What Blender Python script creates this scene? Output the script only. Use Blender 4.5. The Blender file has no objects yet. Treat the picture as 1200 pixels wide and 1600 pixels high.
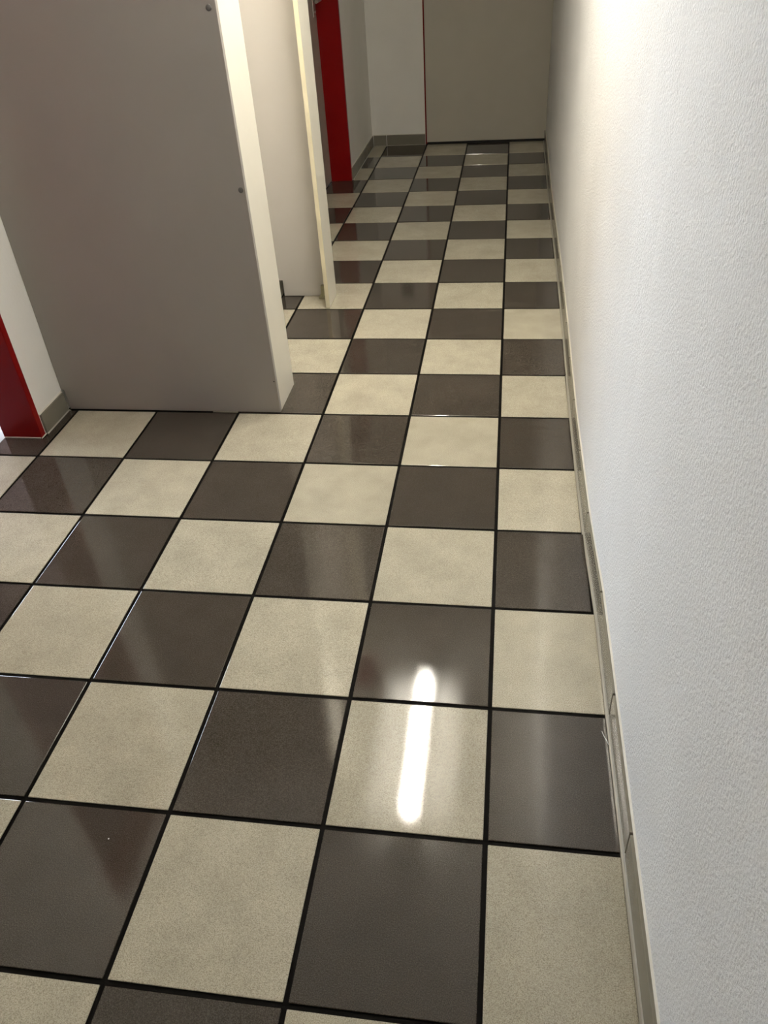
import bpy, bmesh, math, random
import mathutils
from mathutils import Vector, Matrix

random.seed(7)
T = 0.333                       # floor grid pitch in metres; lengths below are in tiles unless said otherwise
SC = bpy.context.scene
COL = SC.collection

# ------------------------------------------------------------------ camera
YAW, PITCH, ROLL = 0.1797, 0.6493, -0.0742
CX, CY, CZ = -0.0098, -2.5254, 4.4251
F_PX = 1210.523
fw = Vector((-math.sin(YAW) * math.cos(PITCH), math.cos(YAW) * math.cos(PITCH), -math.sin(PITCH)))
rt = Vector((math.cos(YAW), math.sin(YAW), 0))
up = rt.cross(fw)
r2 = math.cos(ROLL) * rt + math.sin(ROLL) * up
u2 = -math.sin(ROLL) * rt + math.cos(ROLL) * up
cam = bpy.data.cameras.new('camera')
cam.sensor_fit = 'VERTICAL'
cam.sensor_height = 36.0
cam.lens = F_PX / 1600.0 * 36.0
cam.clip_start = 0.02
co = bpy.data.objects.new('camera', cam)
COL.objects.link(co)
M3 = Matrix((r2, u2, -fw)).transposed()
co.matrix_world = Matrix.Translation(Vector((CX, CY, CZ)) * T) @ M3.to_4x4()
SC.camera = co

# ------------------------------------------------------------------ world / exposure
w = bpy.data.worlds.new('sky')
SC.world = w
w.use_nodes = True
bg = w.node_tree.nodes['Background']
bg.inputs['Color'].default_value = (0.80, 0.89, 1.0, 1)
bg.inputs['Strength'].default_value = 15.0
SC.view_settings.view_transform = 'Standard'
SC.view_settings.look = 'None'
SC.view_settings.gamma = 1.0
SC.view_settings.use_curve_mapping = False
SC.view_settings.exposure = 0.17
SC.cycles.max_bounces = 16
SC.cycles.diffuse_bounces = 10
SC.cycles.glossy_bounces = 6
TUBE_W = 345.0                   # emission strength of the fluorescent tubes
TUBE_COL = (1.0, 0.935, 0.815, 1)

# ------------------------------------------------------------------ materials
def mat(name):
    m = bpy.data.materials.new(name)
    m.use_nodes = True
    nt = m.node_tree
    return m, nt, nt.nodes['Principled BSDF']

def N(nt, kind, **kw):
    n = nt.nodes.new(kind)
    for k, v in kw.items():
        if k in n.inputs: n.inputs[k].default_value = v
        else: setattr(n, k, v)
    return n

def ramp(nt, src, stops):
    r = nt.nodes.new('ShaderNodeValToRGB')
    while len(r.color_ramp.elements) < len(stops): r.color_ramp.elements.new(0.5)
    for e, (p, c) in zip(r.color_ramp.elements, stops):
        e.position = p
        e.color = (c[0], c[1], c[2], 1)
    nt.links.new(src, r.inputs['Fac'])
    return r.outputs['Color']

def bump(nt, b, src, strength, dist):
    n = N(nt, 'ShaderNodeBump', Strength=strength, Distance=dist)
    nt.links.new(src, n.inputs['Height'])
    nt.links.new(n.outputs['Normal'], b.inputs['Normal'])
    return n

def mk_tile(name, dark, mid, light, r0, r1):
    m, nt, b = mat(name)
    tc = N(nt, 'ShaderNodeTexCoord')
    oi = N(nt, 'ShaderNodeObjectInfo')
    off = N(nt, 'ShaderNodeVectorMath', operation='SCALE')
    cmb = N(nt, 'ShaderNodeCombineXYZ')
    for a in 'XYZ': nt.links.new(oi.outputs['Random'], cmb.inputs[a])
    nt.links.new(cmb.outputs[0], off.inputs[0]); off.inputs['Scale'].default_value = 17.0
    add = N(nt, 'ShaderNodeVectorMath', operation='ADD')
    nt.links.new(tc.outputs['Object'], add.inputs[0]); nt.links.new(off.outputs[0], add.inputs[1])
    def noise(scale, detail, rough=0.6):
        n = N(nt, 'ShaderNodeTexNoise', Scale=scale, Detail=detail, Roughness=rough)
        nt.links.new(add.outputs[0], n.inputs['Vector'])
        return n.outputs['Fac']
    speck = ramp(nt, noise(520, 2), [(0.30, dark), (0.5, mid), (0.72, light)])
    cloud = ramp(nt, noise(9, 4), [(0.3, (0.86, 0.86, 0.85)), (0.7, (1.06, 1.06, 1.05))])
    mx = N(nt, 'ShaderNodeMix', data_type='RGBA', blend_type='MULTIPLY')
    mx.inputs[0].default_value = 1.0
    nt.links.new(speck, mx.inputs[6]); nt.links.new(cloud, mx.inputs[7])
    # small tone difference from tile to tile
    vr = N(nt, 'ShaderNodeMapRange'); vr.inputs['To Min'].default_value = 0.93; vr.inputs['To Max'].default_value = 1.06
    nt.links.new(oi.outputs['Random'], vr.inputs['Value'])
    m2 = N(nt, 'ShaderNodeVectorMath', operation='SCALE')
    nt.links.new(mx.outputs[2], m2.inputs[0]); nt.links.new(vr.outputs[0], m2.inputs['Scale'])
    nt.links.new(m2.outputs[0], b.inputs['Base Color'])
    rr = N(nt, 'ShaderNodeMapRange'); rr.inputs['To Min'].default_value = r0; rr.inputs['To Max'].default_value = r1
    rr.inputs['From Min'].default_value = 0.3; rr.inputs['From Max'].default_value = 0.7
    nt.links.new(noise(14, 5), rr.inputs['Value'])
    nt.links.new(rr.outputs[0], b.inputs['Roughness'])
    bump(nt, b, noise(420, 2), 0.10, 0.0004)
    b.inputs['Specular IOR Level'].default_value = 0.55
    return m

def mk_plaster(name, col, scale, strength, dist):
    m, nt, b = mat(name)
    tc = N(nt, 'ShaderNodeTexCoord')
    n1 = N(nt, 'ShaderNodeTexNoise', Scale=scale, Detail=3.0, Roughness=0.62)
    nt.links.new(tc.outputs['Object'], n1.inputs['Vector'])
    n2 = N(nt, 'ShaderNodeTexNoise', Scale=3.0, Detail=2.0)
    nt.links.new(tc.outputs['Object'], n2.inputs['Vector'])
    c = ramp(nt, n2.outputs['Fac'], [(0.3, [x * 0.97 for x in col]), (0.7, [min(1, x * 1.02) for x in col])])
    nt.links.new(c, b.inputs['Base Color'])
    b.inputs['Roughness'].default_value = 0.75
    b.inputs['Specular IOR Level'].default_value = 0.3
    bump(nt, b, n1.outputs['Fac'], strength, dist)
    return m

def mk_plain(name, col, rough, spec=0.5, nscale=None, nstr=0.1, ndist=0.0005, var=0.04, metal=0.0):
    m, nt, b = mat(name)
    tc = N(nt, 'ShaderNodeTexCoord')
    n2 = N(nt, 'ShaderNodeTexNoise', Scale=6.0, Detail=4.0)
    nt.links.new(tc.outputs['Object'], n2.inputs['Vector'])
    c = ramp(nt, n2.outputs['Fac'], [(0.3, [x * (1 - var) for x in col]), (0.7, [min(1, x * (1 + var)) for x in col])])
    nt.links.new(c, b.inputs['Base Color'])
    b.inputs['Roughness'].default_value = rough
    b.inputs['Specular IOR Level'].default_value = spec
    b.inputs['Metallic'].default_value = metal
    if nscale:
        n1 = N(nt, 'ShaderNodeTexNoise', Scale=nscale, Detail=2.0)
        nt.links.new(tc.outputs['Object'], n1.inputs['Vector'])
        bump(nt, b, n1.outputs['Fac'], nstr, ndist)
    return m

M = {}
M['tile_light'] = mk_tile('beige_stoneware', (0.26, 0.234, 0.18), (0.455, 0.42, 0.33), (0.585, 0.55, 0.45), 0.020, 0.040)
M['tile_dark'] = mk_tile('brown_stoneware', (0.025, 0.020, 0.015), (0.053, 0.044, 0.035), (0.100, 0.086, 0.071), 0.018, 0.036)
M['grout'] = mk_plain('dark_grout', (0.004, 0.0034, 0.0028), 0.6, 0.06, 900, 0.6, 0.001)
M['sealant'] = mk_plain('pale_sealant', (0.33, 0.31, 0.26), 0.4)
M['skirting'] = mk_plain('taupe_skirting', (0.20, 0.185, 0.145), 0.22, 0.5, 400, 0.05, 0.0004, 0.08)
M['caulk'] = mk_plain('white_caulk', (0.66, 0.63, 0.55), 0.5)
M['roughcast'] = mk_plaster('roughcast_plaster', (0.745, 0.748, 0.752), 150, 0.85, 0.0045)
M['plaster'] = mk_plaster('white_plaster', (0.84, 0.825, 0.785), 70, 0.35, 0.003)
M['vestibule'] = mk_plaster('dark_vestibule_paint', (0.11, 0.055, 0.045), 70, 0.3, 0.003)  # dark surface of the added sky-blocking wall and roof
M['ceiling'] = mk_plaster('ceiling_paint', (0.85, 0.84, 0.81), 60, 0.15, 0.002)
M['red'] = mk_plain('red_enamel', (0.19, 0.0018, 0.0018), 0.35, 0.2)
M['melamine_pale'] = mk_plain('pale_melamine', (0.52, 0.49, 0.45), 0.35, 0.4, 500, 0.04, 0.0004, 0.02)  # same board as the next one, lightened to carry the lamp's light
M['melamine'] = mk_plain('grey_melamine', (0.325, 0.303, 0.278), 0.35, 0.4, 500, 0.04, 0.0004, 0.02)  # near screen's shade put into a darker base colour
M['board'] = mk_plain('cream_board', (0.74, 0.71, 0.62), 0.35, 0.4, None, var=0.02)
M['edge'] = mk_plain('yellowed_edge_band', (0.68, 0.615, 0.44), 0.4, 0.4, None, var=0.12)
M['cap'] = mk_plain('grey_plastic', (0.11, 0.105, 0.10), 0.35)
M['hole'] = mk_plain('dark_hole', (0.012, 0.011, 0.010), 0.8)
M['shoe'] = mk_plain('khaki_plastic', (0.36, 0.34, 0.22), 0.45)
M['door_grey'] = mk_plain('grey_door_paint', (0.52, 0.49, 0.42), 0.38, 0.4, 300, 0.04, 0.0005, 0.02)
M['door_brown'] = mk_plain('grey_brown_door', (0.36, 0.33, 0.29), 0.4)
M['steel'] = mk_plain('brushed_steel', (0.55, 0.53, 0.50), 0.32, metal=1.0)
M['rubber'] = mk_plain('black_rubber', (0.012, 0.011, 0.010), 0.6)  # near-black colour for the shade under the end door
M['lamp_white'] = mk_plain('lamp_enamel', (0.82, 0.81, 0.78), 0.35)
M['ground'] = mk_plain('pale_paving', (0.50, 0.50, 0.50), 0.8, 0.3, 60, 0.3, 0.002)
M['lint'] = mk_plain('white_lint', (0.85, 0.85, 0.83), 0.7)
m, nt, b = mat('lit_tube')
b.inputs['Base Color'].default_value = (0.9, 0.9, 0.88, 1)
b.inputs['Emission Color'].default_value = TUBE_COL
b.inputs['Emission Strength'].default_value = TUBE_W
M['tube'] = m
m, nt, b = mat('striped_mat')
tc = N(nt, 'ShaderNodeTexCoord')
wv = N(nt, 'ShaderNodeTexWave', Scale=14.0, Distortion=0.6)
wv.bands_direction = 'DIAGONAL'
nt.links.new(tc.outputs['Object'], wv.inputs['Vector'])
nt.links.new(ramp(nt, wv.outputs['Fac'], [(0.42, (0.010, 0.018, 0.06)), (0.50, (0.70, 0.72, 0.80))]), b.inputs['Base Color'])
b.inputs['Roughness'].default_value = 0.9
M['mat'] = m

# ------------------------------------------------------------------ geometry helpers
def addbox(bm, x0, x1, y0, y1, z0, z1):
    v = [bm.verts.new((x * T, y * T, z * T)) for x in (x0, x1) for y in (y0, y1) for z in (z0, z1)]
    for f in ((0, 1, 3, 2), (4, 6, 7, 5), (0, 4, 5, 1), (2, 3, 7, 6), (0, 2, 6, 4), (1, 5, 7, 3)):
        bm.faces.new([v[i] for i in f])

def prism(bm, pts, axis, a0, a1):
    """closed outline pts (2d, tiles) swept along axis between a0 and a1"""
    def P(p, a):
        q = {'x': (a, p[0], p[1]), 'y': (p[0], a, p[1]), 'z': (p[0], p[1], a)}[axis]
        return [c * T for c in q]
    A = [bm.verts.new(P(p, a0)) for p in pts]
    B = [bm.verts.new(P(p, a1)) for p in pts]
    n = len(pts)
    for i in range(n):
        bm.faces.new((A[i], A[(i + 1) % n], B[(i + 1) % n], B[i]))
    bm.faces.new(A); bm.faces.new(B[::-1])

def mesh(bm, name, material, bevel=0.0, seg=2, smooth=False):
    bmesh.ops.recalc_face_normals(bm, faces=bm.faces[:])
    if bevel:
        bmesh.ops.bevel(bm, geom=bm.edges[:], offset=bevel, segments=seg, profile=0.5, affect='EDGES', clamp_overlap=True)
    me = bpy.data.meshes.new(name)
    bm.to_mesh(me); bm.free()
    me.materials.append(material)
    if smooth:
        for p in me.polygons: p.use_smooth = True
    return me

def link(name, me, parent=None, loc=None):
    o = bpy.data.objects.new(name, me)
    COL.objects.link(o)
    if parent: o.parent = parent
    if loc is not None: o.location = Vector(loc) * T
    return o

def box(name, material, rng, parent=None, bevel=0.0, seg=2):
    """box object with its origin at the box centre; parent (if any) sits at the world origin or is given in world tiles"""
    x0, x1, y0, y1, z0, z1 = rng
    c = ((x0 + x1) / 2, (y0 + y1) / 2, (z0 + z1) / 2)
    bm = bmesh.new()
    addbox(bm, x0 - c[0], x1 - c[0], y0 - c[1], y1 - c[1], z0 - c[2], z1 - c[2])
    o = link(name, mesh(bm, name, material, bevel, seg), parent)
    base = Vector(parent.location) if parent else Vector((0, 0, 0))
    o.location = Vector(c) * T - base
    return o

def multi(name, material, ranges, parent=None, bevel=0.0):
    bm = bmesh.new()
    for r in ranges: addbox(bm, *r)
    o = link(name, mesh(bm, name, material, bevel), parent)
    if parent: o.location = -Vector(parent.location)
    return o

def cyl(name, material, a, b_, rad, parent=None, seg=24, smooth=True):
    """cylinder between tile points a and b_, radius in metres"""
    A, B = Vector(a) * T, Vector(b_) * T
    d = B - A
    bm = bmesh.new()
    bmesh.ops.create_cone(bm, cap_ends=True, segments=seg, radius1=rad, radius2=rad, depth=d.length)
    me = mesh(bm, name, material)
    if smooth:
        for p in me.polygons: p.use_smooth = len(p.vertices) == 4
    o = link(name, me, parent)
    base = Vector(parent.location) if parent else Vector((0, 0, 0))
    o.location = (A + B) / 2 - base
    o.rotation_euler = d.to_track_quat('Z', 'Y').to_euler()
    return o

def empty(name, loc):
    o = bpy.data.objects.new(name, None)
    o.empty_display_size = 0.1
    COL.objects.link(o)
    o.location = Vector(loc) * T
    return o

def struct(o, label, cat):
    o['kind'] = 'structure'; o['label'] = label; o['category'] = cat
    return o

def tag(o, label, cat, group=None):
    o['label'] = label; o['category'] = cat
    if group: o['group'] = group
    return o

# ------------------------------------------------------------------ plan of the room (tiles)
H = 7.0                      # ceiling
Y0, Y1 = -6.0, 18.16         # wall behind the camera, far wall
XL, XLF = -5.145, -3.36      # left wall near, left wall beyond the first screen
SK = 0.03                    # skirting thickness
SH = 0.235                   # skirting height
YS = 5.10                    # where the left wall steps in
# the right wall is not quite straight: plan of its surface, (y, x)
RW = [(Y0, 0.838), (0.0, 0.838), (2.05, 0.838), (2.6, 0.815), (3.2, 0.806), (4.6, 0.800), (5.6, 0.806), (7.0, 0.824), (9.0, 0.836), (13.0, 0.832), (Y1, 0.866)]
def xr(y):
    for (a, xa), (b_, xb) in zip(RW, RW[1:]):
        if a <= y <= b_: return xa + (xb - xa) * (y - a) / (b_ - a)
    return RW[-1][1]

# ------------------------------------------------------------------ floor with single tiles
ZG = -0.010                  # grout surface below the tile faces
floor = multi('floor', M['grout'], [(-5.60, 1.3, Y0 - 0.4, Y1 + 0.5, -0.35, ZG)])
struct(floor, 'dark-jointed floor of glossy beige and brown checkerboard tiles', 'floor')
J = 0.0145                   # half joint width
def tile_mesh(wx, wy, dark, name='tile'):
    bm = bmesh.new()
    addbox(bm, -wx / 2, wx / 2, -wy / 2, wy / 2, ZG, 0)
    return mesh(bm, name, M['tile_dark' if dark else 'tile_light'], 0.0016, 2)
cache = {}
for k in range(-6, 18):
    for i in range(-6, 1):
        x0, x1, y0, y1 = i + J, i + 1 - J, k + J, k + 1 - J
        if i == 0: x1 = xr(k + 0.5) - SK - 0.022
        if k == 17: y1 = Y1 - SK - 0.012
        left = XL + SK + 0.012 if k < 5 else XLF + SK + 0.012
        if i == -6 and k == 4:              # L-shaped cut tile round the near door jamb
            bm = bmesh.new()
            prism(bm, [(-5.59, y0), (x1, y0), (x1, y1), (XL + SK + 0.012, y1), (XL + SK + 0.012, 4.348), (-5.59, 4.348)], 'z', ZG, 0)
            link('tile', mesh(bm, 'tile', M['tile_dark'], 0.0016, 2), floor)
            continue
        if i == -6 and k == 3: left = -5.59  # runs into the near doorway
        if i == -4 and k in (12, 13, 14): left = -3.785  # runs into the far doorway
        x0 = max(x0, left)
        if x1 - x0 < 0.03: continue
        dark = (i + k) % 2 == 0
        key = (round(x1 - x0, 3), round(y1 - y0, 3), dark)
        if key not in cache: cache[key] = tile_mesh(x1 - x0, y1 - y0, dark)
        o = link('tile', cache[key], floor, ((x0 + x1) / 2, (y0 + y1) / 2, 0))
        o.rotation_euler = (random.gauss(0, 0.0009), random.gauss(0, 0.0009), random.gauss(0, 0.0006))

# ------------------------------------------------------------------ walls and ceiling
bm = bmesh.new()
prism(bm, [(x, y) for y, x in RW] + [(RW[-1][1], Y1 + 0.42), (1.3, Y1 + 0.42), (1.3, Y0)], 'z', -0.05, H)
struct(link('wall_right', mesh(bm, 'wall_right', M['roughcast'])), 'long white roughcast plaster wall along the right side', 'wall')

DN0, DN1, DHN, DH = 2.40, 4.36, 6.55, 6.15       # near doorway in the left wall
struct(multi('wall_left', M['plaster'], [(-5.60, XL, DN1 + 0.03, YS, -0.05, H), (-5.60, XL, DN0 - 0.03, DN1 + 0.03, DHN + 0.03, H),
      (-5.60, XL, Y0, DN0 - 0.03, -0.05, H)]), 'white plaster wall strip between red door frame and grey screen', 'wall')
DF0, DF1 = 12.25, 14.95               # far doorway in the left wall
struct(multi('wall_left_far', M['plaster'], [(-5.60, XLF, YS, 5.4, -0.05, H), (-3.84, XLF, 5.4, DF0 - 0.03, -0.05, H),
      (-3.84, XLF, DF0 - 0.03, DF1 + 0.03, DH + 0.03, H), (-4.05, -3.93, DF0 - 0.3, DF1 + 0.3, -0.05, H), (-3.84, XLF, DF1 + 0.03, Y1, -0.05, H)]),  # slab behind the door opening is added to stop sky light leaking in
      'white plaster wall beside the far red door frame', 'wall')
struct(multi('wall_back', M['plaster'], [(-3.84, -2.03, Y1, Y1 + 0.5, -0.05, H), (-2.03, 1.3, Y1, Y1 + 0.5, DH + 0.1, H), (-2.03, 1.3, Y1 + 0.42, Y1 + 0.5, -0.05, DH + 0.1)]),  # last slab is an added backing that keeps sky light from leaking past the door
      'white end wall of the corridor left of the grey door', 'wall')
struct(multi('wall_front', M['plaster'], [(-5.60, 1.3, Y0 - 0.4, Y0, -0.05, H)]), 'white wall behind the viewer closing the corridor', 'wall')
struct(multi('ceiling', M['ceiling'], [(-5.60, 1.3, Y0 - 0.4, Y1 + 0.5, H, H + 0.3)]), 'plain white ceiling above the tiled corridor', 'ceiling')

# ------------------------------------------------------------------ skirting tiles
def skirt(root, pts, joints=0.008):
    """pts: list of (start, end) plan points of the wall line; one tile piece per segment, room on the left-hand normal nrm"""
    for (xa, ya), (xb, yb), nrm in pts:
        d = Vector((xb - xa, yb - ya, 0)); L = d.length; d.normalize()
        n = Vector((nrm[0], nrm[1], 0))
        bm = bmesh.new()
        addbox(bm, -L / 2 + joints, L / 2 - joints, -SK / 2, SK / 2, -0.115, 0.115)
        o = link('skirting_tile', mesh(bm, 'skirting_tile', M['skirting'], 0.0012, 2), root)
        mid = Vector(((xa + xb) / 2, (ya + yb) / 2, 0)) + n * (SK / 2)
        o.location = (mid + Vector((0, 0, 0.12))) * T
        o.rotation_euler = (random.gauss(0, 0.004), 0, math.atan2(d.y, d.x))

def caulk(root, segs):
    """thin painted bead where wall paint meets the top of the skirting, and pale joint at the floor"""
    bm = bmesh.new()
    for (xa, ya), (xb, yb), nrm in segs:
        n = Vector((nrm[0], nrm[1], 0))
        a, b_ = Vector((xa, ya, 0)), Vector((xb, yb, 0))
        pr = [(0, SH + 0.001), (0.012, SH + 0.001), (0.006, SH + 0.010), (0, SH + 0.016)]
        A = [bm.verts.new((a + n * q + Vector((0, 0, z))) * T) for q, z in pr]
        B = [bm.verts.new((b_ + n * q + Vector((0, 0, z))) * T) for q, z in pr]
        for i in range(4): bm.faces.new((A[i], A[(i + 1) % 4], B[(i + 1) % 4], B[i]))
        bm.faces.new(A); bm.faces.new(B[::-1])
    link('caulk_bead', mesh(bm, 'caulk_bead', M['caulk']), root)
    bm = bmesh.new()
    for (xa, ya), (xb, yb), nrm in segs:
        n = Vector((nrm[0], nrm[1], 0))
        a, b_ = Vector((xa, ya, 0)), Vector((xb, yb, 0))
        pr = [(0, ZG), (SK + 0.022, ZG), (SK + 0.020, -0.004), (SK + 0.008, -0.002), (SK + 0.001, 0.008), (0, 0.008)]
        A = [bm.verts.new((a + n * q + Vector((0, 0, z))) * T) for q, z in pr]
        B = [bm.verts.new((b_ + n * q + Vector((0, 0, z))) * T) for q, z in pr]
        m_ = len(pr)
        for i in range(m_): bm.faces.new((A[i], A[(i + 1) % m_], B[(i + 1) % m_], B[i]))
        bm.faces.new(A); bm.faces.new(B[::-1])
    link('floor_joint', mesh(bm, 'floor_joint', M['sealant']), root)

br = struct(empty('baseboard_right', (0, 0, 0)), 'taupe tile skirting along the right roughcast wall', 'baseboard')
ys = [-6.0] + [float(k) for k in range(-5, 18)] + [Y1 - 0.02]
segs = [((xr(a), a), (xr(b_), b_), (-1, 0)) for a, b_ in zip(ys, ys[1:])]
skirt(br, segs); caulk(br, segs)

bl = struct(empty('baseboard_left', (0, 0, 0)), 'taupe skirting tile between near red frame and grey screen', 'baseboard')
segs = [((XL, DN1 + 0.10), (XL, 5.005), (1, 0))]
skirt(bl, segs); caulk(bl, segs)
segs = [((XL, float(a)), (XL, float(a + 1)), (1, 0)) for a in range(-6, 1)] + [((XL, 1.0), (XL, 2.0), (1, 0)), ((XL, 2.0), (XL, DN0 - 0.10), (1, 0))]
skirt(bl, segs)

bf = struct(empty('baseboard_left_far', (0, 0, 0)), 'taupe tile skirting on the far left wall past the red frame', 'baseboard')
segs = [((XLF, DF1 + 0.10), (XLF, 16.0), (1, 0)), ((XLF, 16.0), (XLF, 17.0), (1, 0)), ((XLF, 17.0), (XLF, Y1 - SK), (1, 0))]
skirt(bf, segs); caulk(bf, segs)
segs = [((XLF, 5.42), (XLF, 6.0), (1, 0)), ((XLF, 6.0), (XLF, 7.0), (1, 0)), ((XLF, 7.0), (XLF, 8.0), (1, 0)), ((XLF, 8.0), (XLF, 9.0), (1, 0)),
        ((XLF, 9.0), (XLF, 10.0), (1, 0)), ((XLF, 10.0), (XLF, 11.0), (1, 0)), ((XLF, 11.0), (XLF, DF0 - 0.10), (1, 0))]
skirt(bf, segs)

bb = struct(empty('baseboard_back', (0, 0, 0)), 'taupe tile skirting on the end wall left of the grey door', 'baseboard')
segs = [((XLF + SK, Y1), (-3.0, Y1), (0, -1)), ((-3.0, Y1), (-2.035, Y1), (0, -1))]
skirt(bb, segs); caulk(bb, segs)

# ------------------------------------------------------------------ red door frames and doors
def side_frame(root, xf, xb, y0, y1, h):
    """steel frame lining an opening in a wall whose face is at x = xf and back at x = xb"""
    P = Vector(root.location) / T
    t, fwd, pr = 0.03, 0.085, 0.014
    for s, y in ((1, y1), (-1, y0)):
        bm = bmesh.new()
        prism(bm, [(xb - pr, y), (xf + pr, y), (xf + pr, y + s * fwd), (xf, y + s * fwd), (xf, y + s * t), (xb - pr, y + s * t)], 'z', 0, h)
        o = link('jamb', mesh(bm, 'jamb', M['red'], 0.0018, 2), root); o.location = -root.location
    bm = bmesh.new()
    prism(bm, [(xb - pr, h), (xf + pr, h), (xf + pr, h + fwd), (xf, h + fwd), (xf, h + t), (xb - pr, h + t)], 'y', y0 - fwd, y1 + fwd)
    o = link('head', mesh(bm, 'head', M['red'], 0.0018, 2), root); o.location = -root.location

d1 = struct(empty('door_1', (-5.37, (DN0 + DN1) / 2, 0)), 'dark red steel door frame at the left edge open to daylight', 'door frame')
side_frame(d1, XL, -5.585, DN0, DN1, DHN)
multi('sealant_line', M['caulk'], [(-5.585, XL, DN1 - 0.010, DN1 + 0.004, 0, 0.010), (XL + 0.012, XL + 0.024, DN1 - 0.010, DN1 + 0.09, 0, 0.010)], d1)

d2 = struct(empty('door_2', (-3.6, (DF0 + DF1) / 2, 0)), 'dark red door frame with grey-brown door beyond the second screen', 'door')
side_frame(d2, XLF, -3.80, DF0, DF1, DH)
leaf = box('leaf', M['door_brown'], (-3.90, -3.79, DF0 + 0.01, DF1 - 0.012, 0.02, DH - 0.01), d2, 0.002)
plate = box('handle_plate', M['steel'], (-3.79, -3.772, DF1 - 0.30, DF1 - 0.17, 3.06, 3.75), d2, 0.0015)
cyl('handle_spindle', M['steel'], (-3.775, DF1 - 0.235, 3.33), (-3.64, DF1 - 0.235, 3.33), 0.010, d2)
cyl('lever', M['steel'], (-3.645, DF1 - 0.20, 3.33), (-3.645, DF1 - 0.60, 3.32), 0.009, d2)
cyl('key_cylinder', M['steel'], (-3.775, DF1 - 0.235, 3.14), (-3.745, DF1 - 0.235, 3.14), 0.009, d2)

d3 = struct(empty('door_3', (-0.6, Y1, 0)), 'plain grey door closing the far end of the corridor', 'door')
XD0, XD1 = -2.0, xr(Y1) - 0.002
bm = bmesh.new()
prism(bm, [(-2.035, Y1 - 0.006), (-2.006, Y1 - 0.006), (-2.006, Y1 + 0.10), (-1.93, Y1 + 0.10), (-1.93, Y1 + 0.4), (-2.035, Y1 + 0.4)], 'z', 0, DH + 0.1)
o = link('jamb', mesh(bm, 'jamb', M['red'], 0.001, 1), d3); o.location = -d3.location
multi('head', M['red'], [(-2.035, XD1, Y1 - 0.006, Y1 + 0.4, DH + 0.02, DH + 0.1)], d3)
multi('threshold_gap', M['rubber'], [(-1.98, XD1 - 0.01, Y1 + 0.02, Y1 + 0.3, -0.005, 0.045)], d3)  # solid black block standing in for shade in the gap
l3 = box('leaf', M['door_grey'], (XD0, XD1, Y1 - 0.02, Y1 + 0.10, 0.05, DH), d3, 0.002)
box('corner_plate', M['door_grey'], (XD1 - 0.24, XD1 - 0.004, Y1 - 0.028, Y1 - 0.02, 0.055, 0.22), d3, 0.0008)

# ------------------------------------------------------------------ the two board screens
PT = 0.056                    # board thickness
SHT = H - 0.004
s1 = tag(empty('partition_screen', (-3.8, 5.05, 0)), 'large grey partition screen with white end board next to the near red frame', 'partition', 'board screens flanking the niche')
def local(o, root): o.location = -Vector(root.location); return o
YP = 5.016
bm = bmesh.new()
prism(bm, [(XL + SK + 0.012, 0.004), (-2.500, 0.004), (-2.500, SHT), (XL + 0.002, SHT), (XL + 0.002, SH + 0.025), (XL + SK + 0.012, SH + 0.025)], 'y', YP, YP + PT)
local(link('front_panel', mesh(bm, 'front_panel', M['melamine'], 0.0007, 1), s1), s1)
eb = box('end_board', M['board'], (-2.500 - PT, -2.500, YP + PT + 0.001, 5.695, 0.004, SHT), s1, 0.0008, 1)
for z, x in ((3.938, -2.566), (2.457, -2.545), (5.42, -2.566)):
    bm = bmesh.new()
    bmesh.ops.create_uvsphere(bm, u_segments=20, v_segments=10, radius=0.0088)
    bmesh.ops.scale(bm, vec=(1, 0.36, 1), verts=bm.verts)
    c = link('screw_cap', mesh(bm, 'screw_cap', M['cap'], smooth=True), s1)
    c.location = Vector((x, YP, z)) * T - s1.location
hl = cyl('screw_hole', M['hole'], (-2.522, YP - 0.002, 0.40), (-2.522, YP + 0.02, 0.40), 0.0024, s1, 16)

s2 = tag(empty('partition_screen', (-2.9, 8.4, 0)), 'narrower pale screen with yellowed edge strip beyond the niche', 'partition', 'board screens flanking the niche')
YQ = 8.485
bm = bmesh.new()
prism(bm, [(-3.290, 0.008), (-2.500 - PT - 0.001, 0.008), (-2.500 - PT - 0.001, SHT), (XLF + 0.002, SHT), (XLF + 0.002, SH + 0.012), (-3.290, SH + 0.012)], 'y', YQ, YQ + PT)
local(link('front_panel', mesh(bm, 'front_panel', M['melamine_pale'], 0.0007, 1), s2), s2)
e2 = box('end_board', M['board'], (-2.500 - PT, -2.500, 8.028, 8.552, 0.006, SHT), s2, 0.0008, 1)
ed = box('edge_strip', M['edge'], (-2.500 - PT, -2.500, 8.020, 8.028, 0.006, SHT), e2, 0.0004, 1)
ed.location = (Vector((-2.500 - PT / 2, 8.024, (SHT + 0.006) / 2)) - Vector((-2.500 - PT / 2, 8.29, (SHT + 0.006) / 2))) * T
ed['label'] = 'yellowed front edge strip'
sh = multi('floor_shoe', M['shoe'], [(-2.700, -2.500 - PT - 0.001, 8.40, YQ - 0.001, 0.03, 0.185), (-2.735, -2.500 - PT - 0.001, 8.385, YQ - 0.001, 0.001, 0.03)], s2, 0.001)

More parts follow.
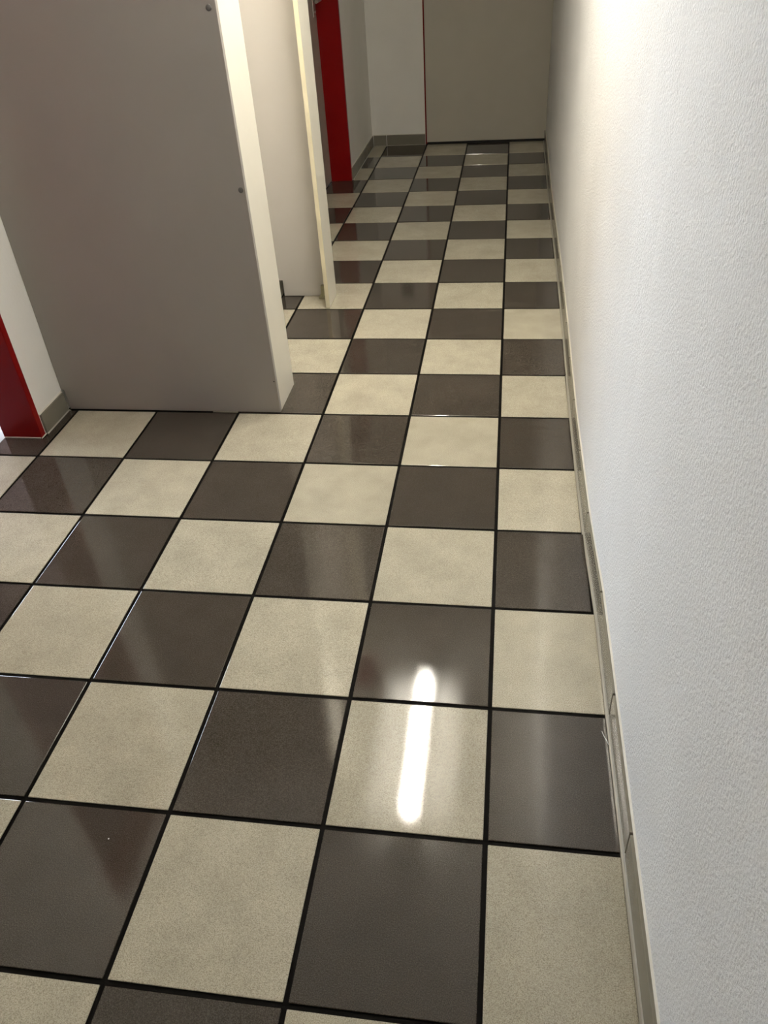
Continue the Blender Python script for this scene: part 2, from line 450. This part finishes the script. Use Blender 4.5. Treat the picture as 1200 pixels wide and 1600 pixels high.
# ------------------------------------------------------------------ ceiling lights
def lamp(xc, ya, yb, label):
    r = tag(empty('ceiling_light', (xc, (ya + yb) / 2, H - 0.06)), label, 'ceiling light')
    bm = bmesh.new()
    e = 0.10
    prism(bm, [(xc - 0.20, H - 0.001), (xc + 0.20, H - 0.001), (xc + 0.14, H - 0.10), (xc - 0.14, H - 0.10)], 'y', ya - e, yb + e)
    local(link('housing', mesh(bm, 'housing', M['lamp_white'], 0.002, 1), r), r)
    for s in (-1, 1):
        bm = bmesh.new()
        prism(bm, [(xc + s * 0.205, H - 0.004), (xc + s * 0.72, H - 0.12), (xc + s * 0.72, H - 0.105), (xc + s * 0.205, H + -0.0)], 'y', ya - e, yb + e)
        local(link('reflector', mesh(bm, 'reflector', M['lamp_white']), r), r)
    for y in (ya - 0.06, yb + 0.06):
        box('lamp_holder', M['lamp_white'], (xc - 0.05, xc + 0.05, y - 0.03, y + 0.03, H - 0.24, H - 0.101), r, 0.001, 1)
    cyl('tube', M['tube'], (xc, ya, H - 0.20), (xc, yb, H - 0.20), 0.013, r, 16)
lamp(-1.18, 4.23, 7.03, 'single tube ceiling light mirrored in the near floor tiles')

# ------------------------------------------------------------------ small things
box_sw = tag(empty('wall_box', (-2.62, Y1, 3.67)), 'dark square box high on the white end wall', 'wall box')
bx = box('casing', M['cap'], (-2.79, -2.45, Y1 - 0.12, Y1, 3.50, 3.84), box_sw, 0.004)
box('cover', M['cap'], (-2.76, -2.48, Y1 - 0.14, Y1 - 0.12, 3.53, 3.81), box_sw, 0.002)

al = tag(empty('alarm_box', (-2.36, 7.25, H)), 'small red box on the ceiling, mirrored as a red streak in the floor', 'alarm box')
box('casing', M['red'], (-2.47, -2.25, 6.95, 7.55, H - 0.16, H - 0.001), al, 0.006)
box('base_plate', M['cap'], (-2.50, -2.22, 6.90, 7.60, H - 0.025, H - 0.001), al, 0.001, 1)

# unseen wall and roof added outside the near doorway to block and steer skylight
struct(multi('wall_vestibule', M['vestibule'], [(-20.0, -5.605, DN0 - 0.5, DN0 - 0.12, -0.02, H),
      (-20.0, -5.605, DN0 - 0.5, 23.0, H, H + 0.3)]), 'dark red-brown porch wall and roof outside the near red frame', 'wall')
# striped mat on the ground outside the near doorway
gr = multi('ground_outside', M['ground'], [(-40, -5.605, -25, 30, -0.35, -0.02)])
struct(gr, 'pale paved ground outside the near left doorway', 'ground')
dm = box('doormat', M['mat'], (-8.2, -5.66, 2.45, 4.33, -0.02, 0.012), None, 0.003)
tag(dm, 'white and navy patterned mat beyond the near red frame', 'doormat')

# thread of lint and a crumb on the tiles
cu = bpy.data.curves.new('thread', 'CURVE'); cu.dimensions = '3D'; cu.bevel_depth = 0.0006; cu.bevel_resolution = 2
sp = cu.splines.new('NURBS'); pts = [(0.752, 0.87, 0.004), (0.757, 0.83, 0.014), (0.770, 0.80, 0.016), (0.782, 0.775, 0.010), (0.786, 0.765, 0.003)]
sp.points.add(len(pts) - 1)
for q, c in zip(sp.points, pts): q.co = (c[0] * T, c[1] * T, c[2] * T, 1)
sp.use_endpoint_u = True; sp.order_u = 3
tmp = bpy.data.objects.new('thread_curve', cu)
COL.objects.link(tmp)
me = bpy.data.meshes.new_from_object(tmp.evaluated_get(bpy.context.evaluated_depsgraph_get()))
bpy.data.objects.remove(tmp)
me.materials.clear(); me.materials.append(M['lint'])
tag(link('thread', me), 'tiny white thread on the brown tile beside the right skirting', 'thread')
bm = bmesh.new(); bmesh.ops.create_icosphere(bm, subdivisions=2, radius=0.0016)
for v in bm.verts: v.co *= random.uniform(0.7, 1.2)
tag(link('crumb', mesh(bm, 'crumb', M['lint']), None, (-2.317, -0.214, 0.004)), 'tiny white crumb on the large dark tile at lower left', 'crumb')
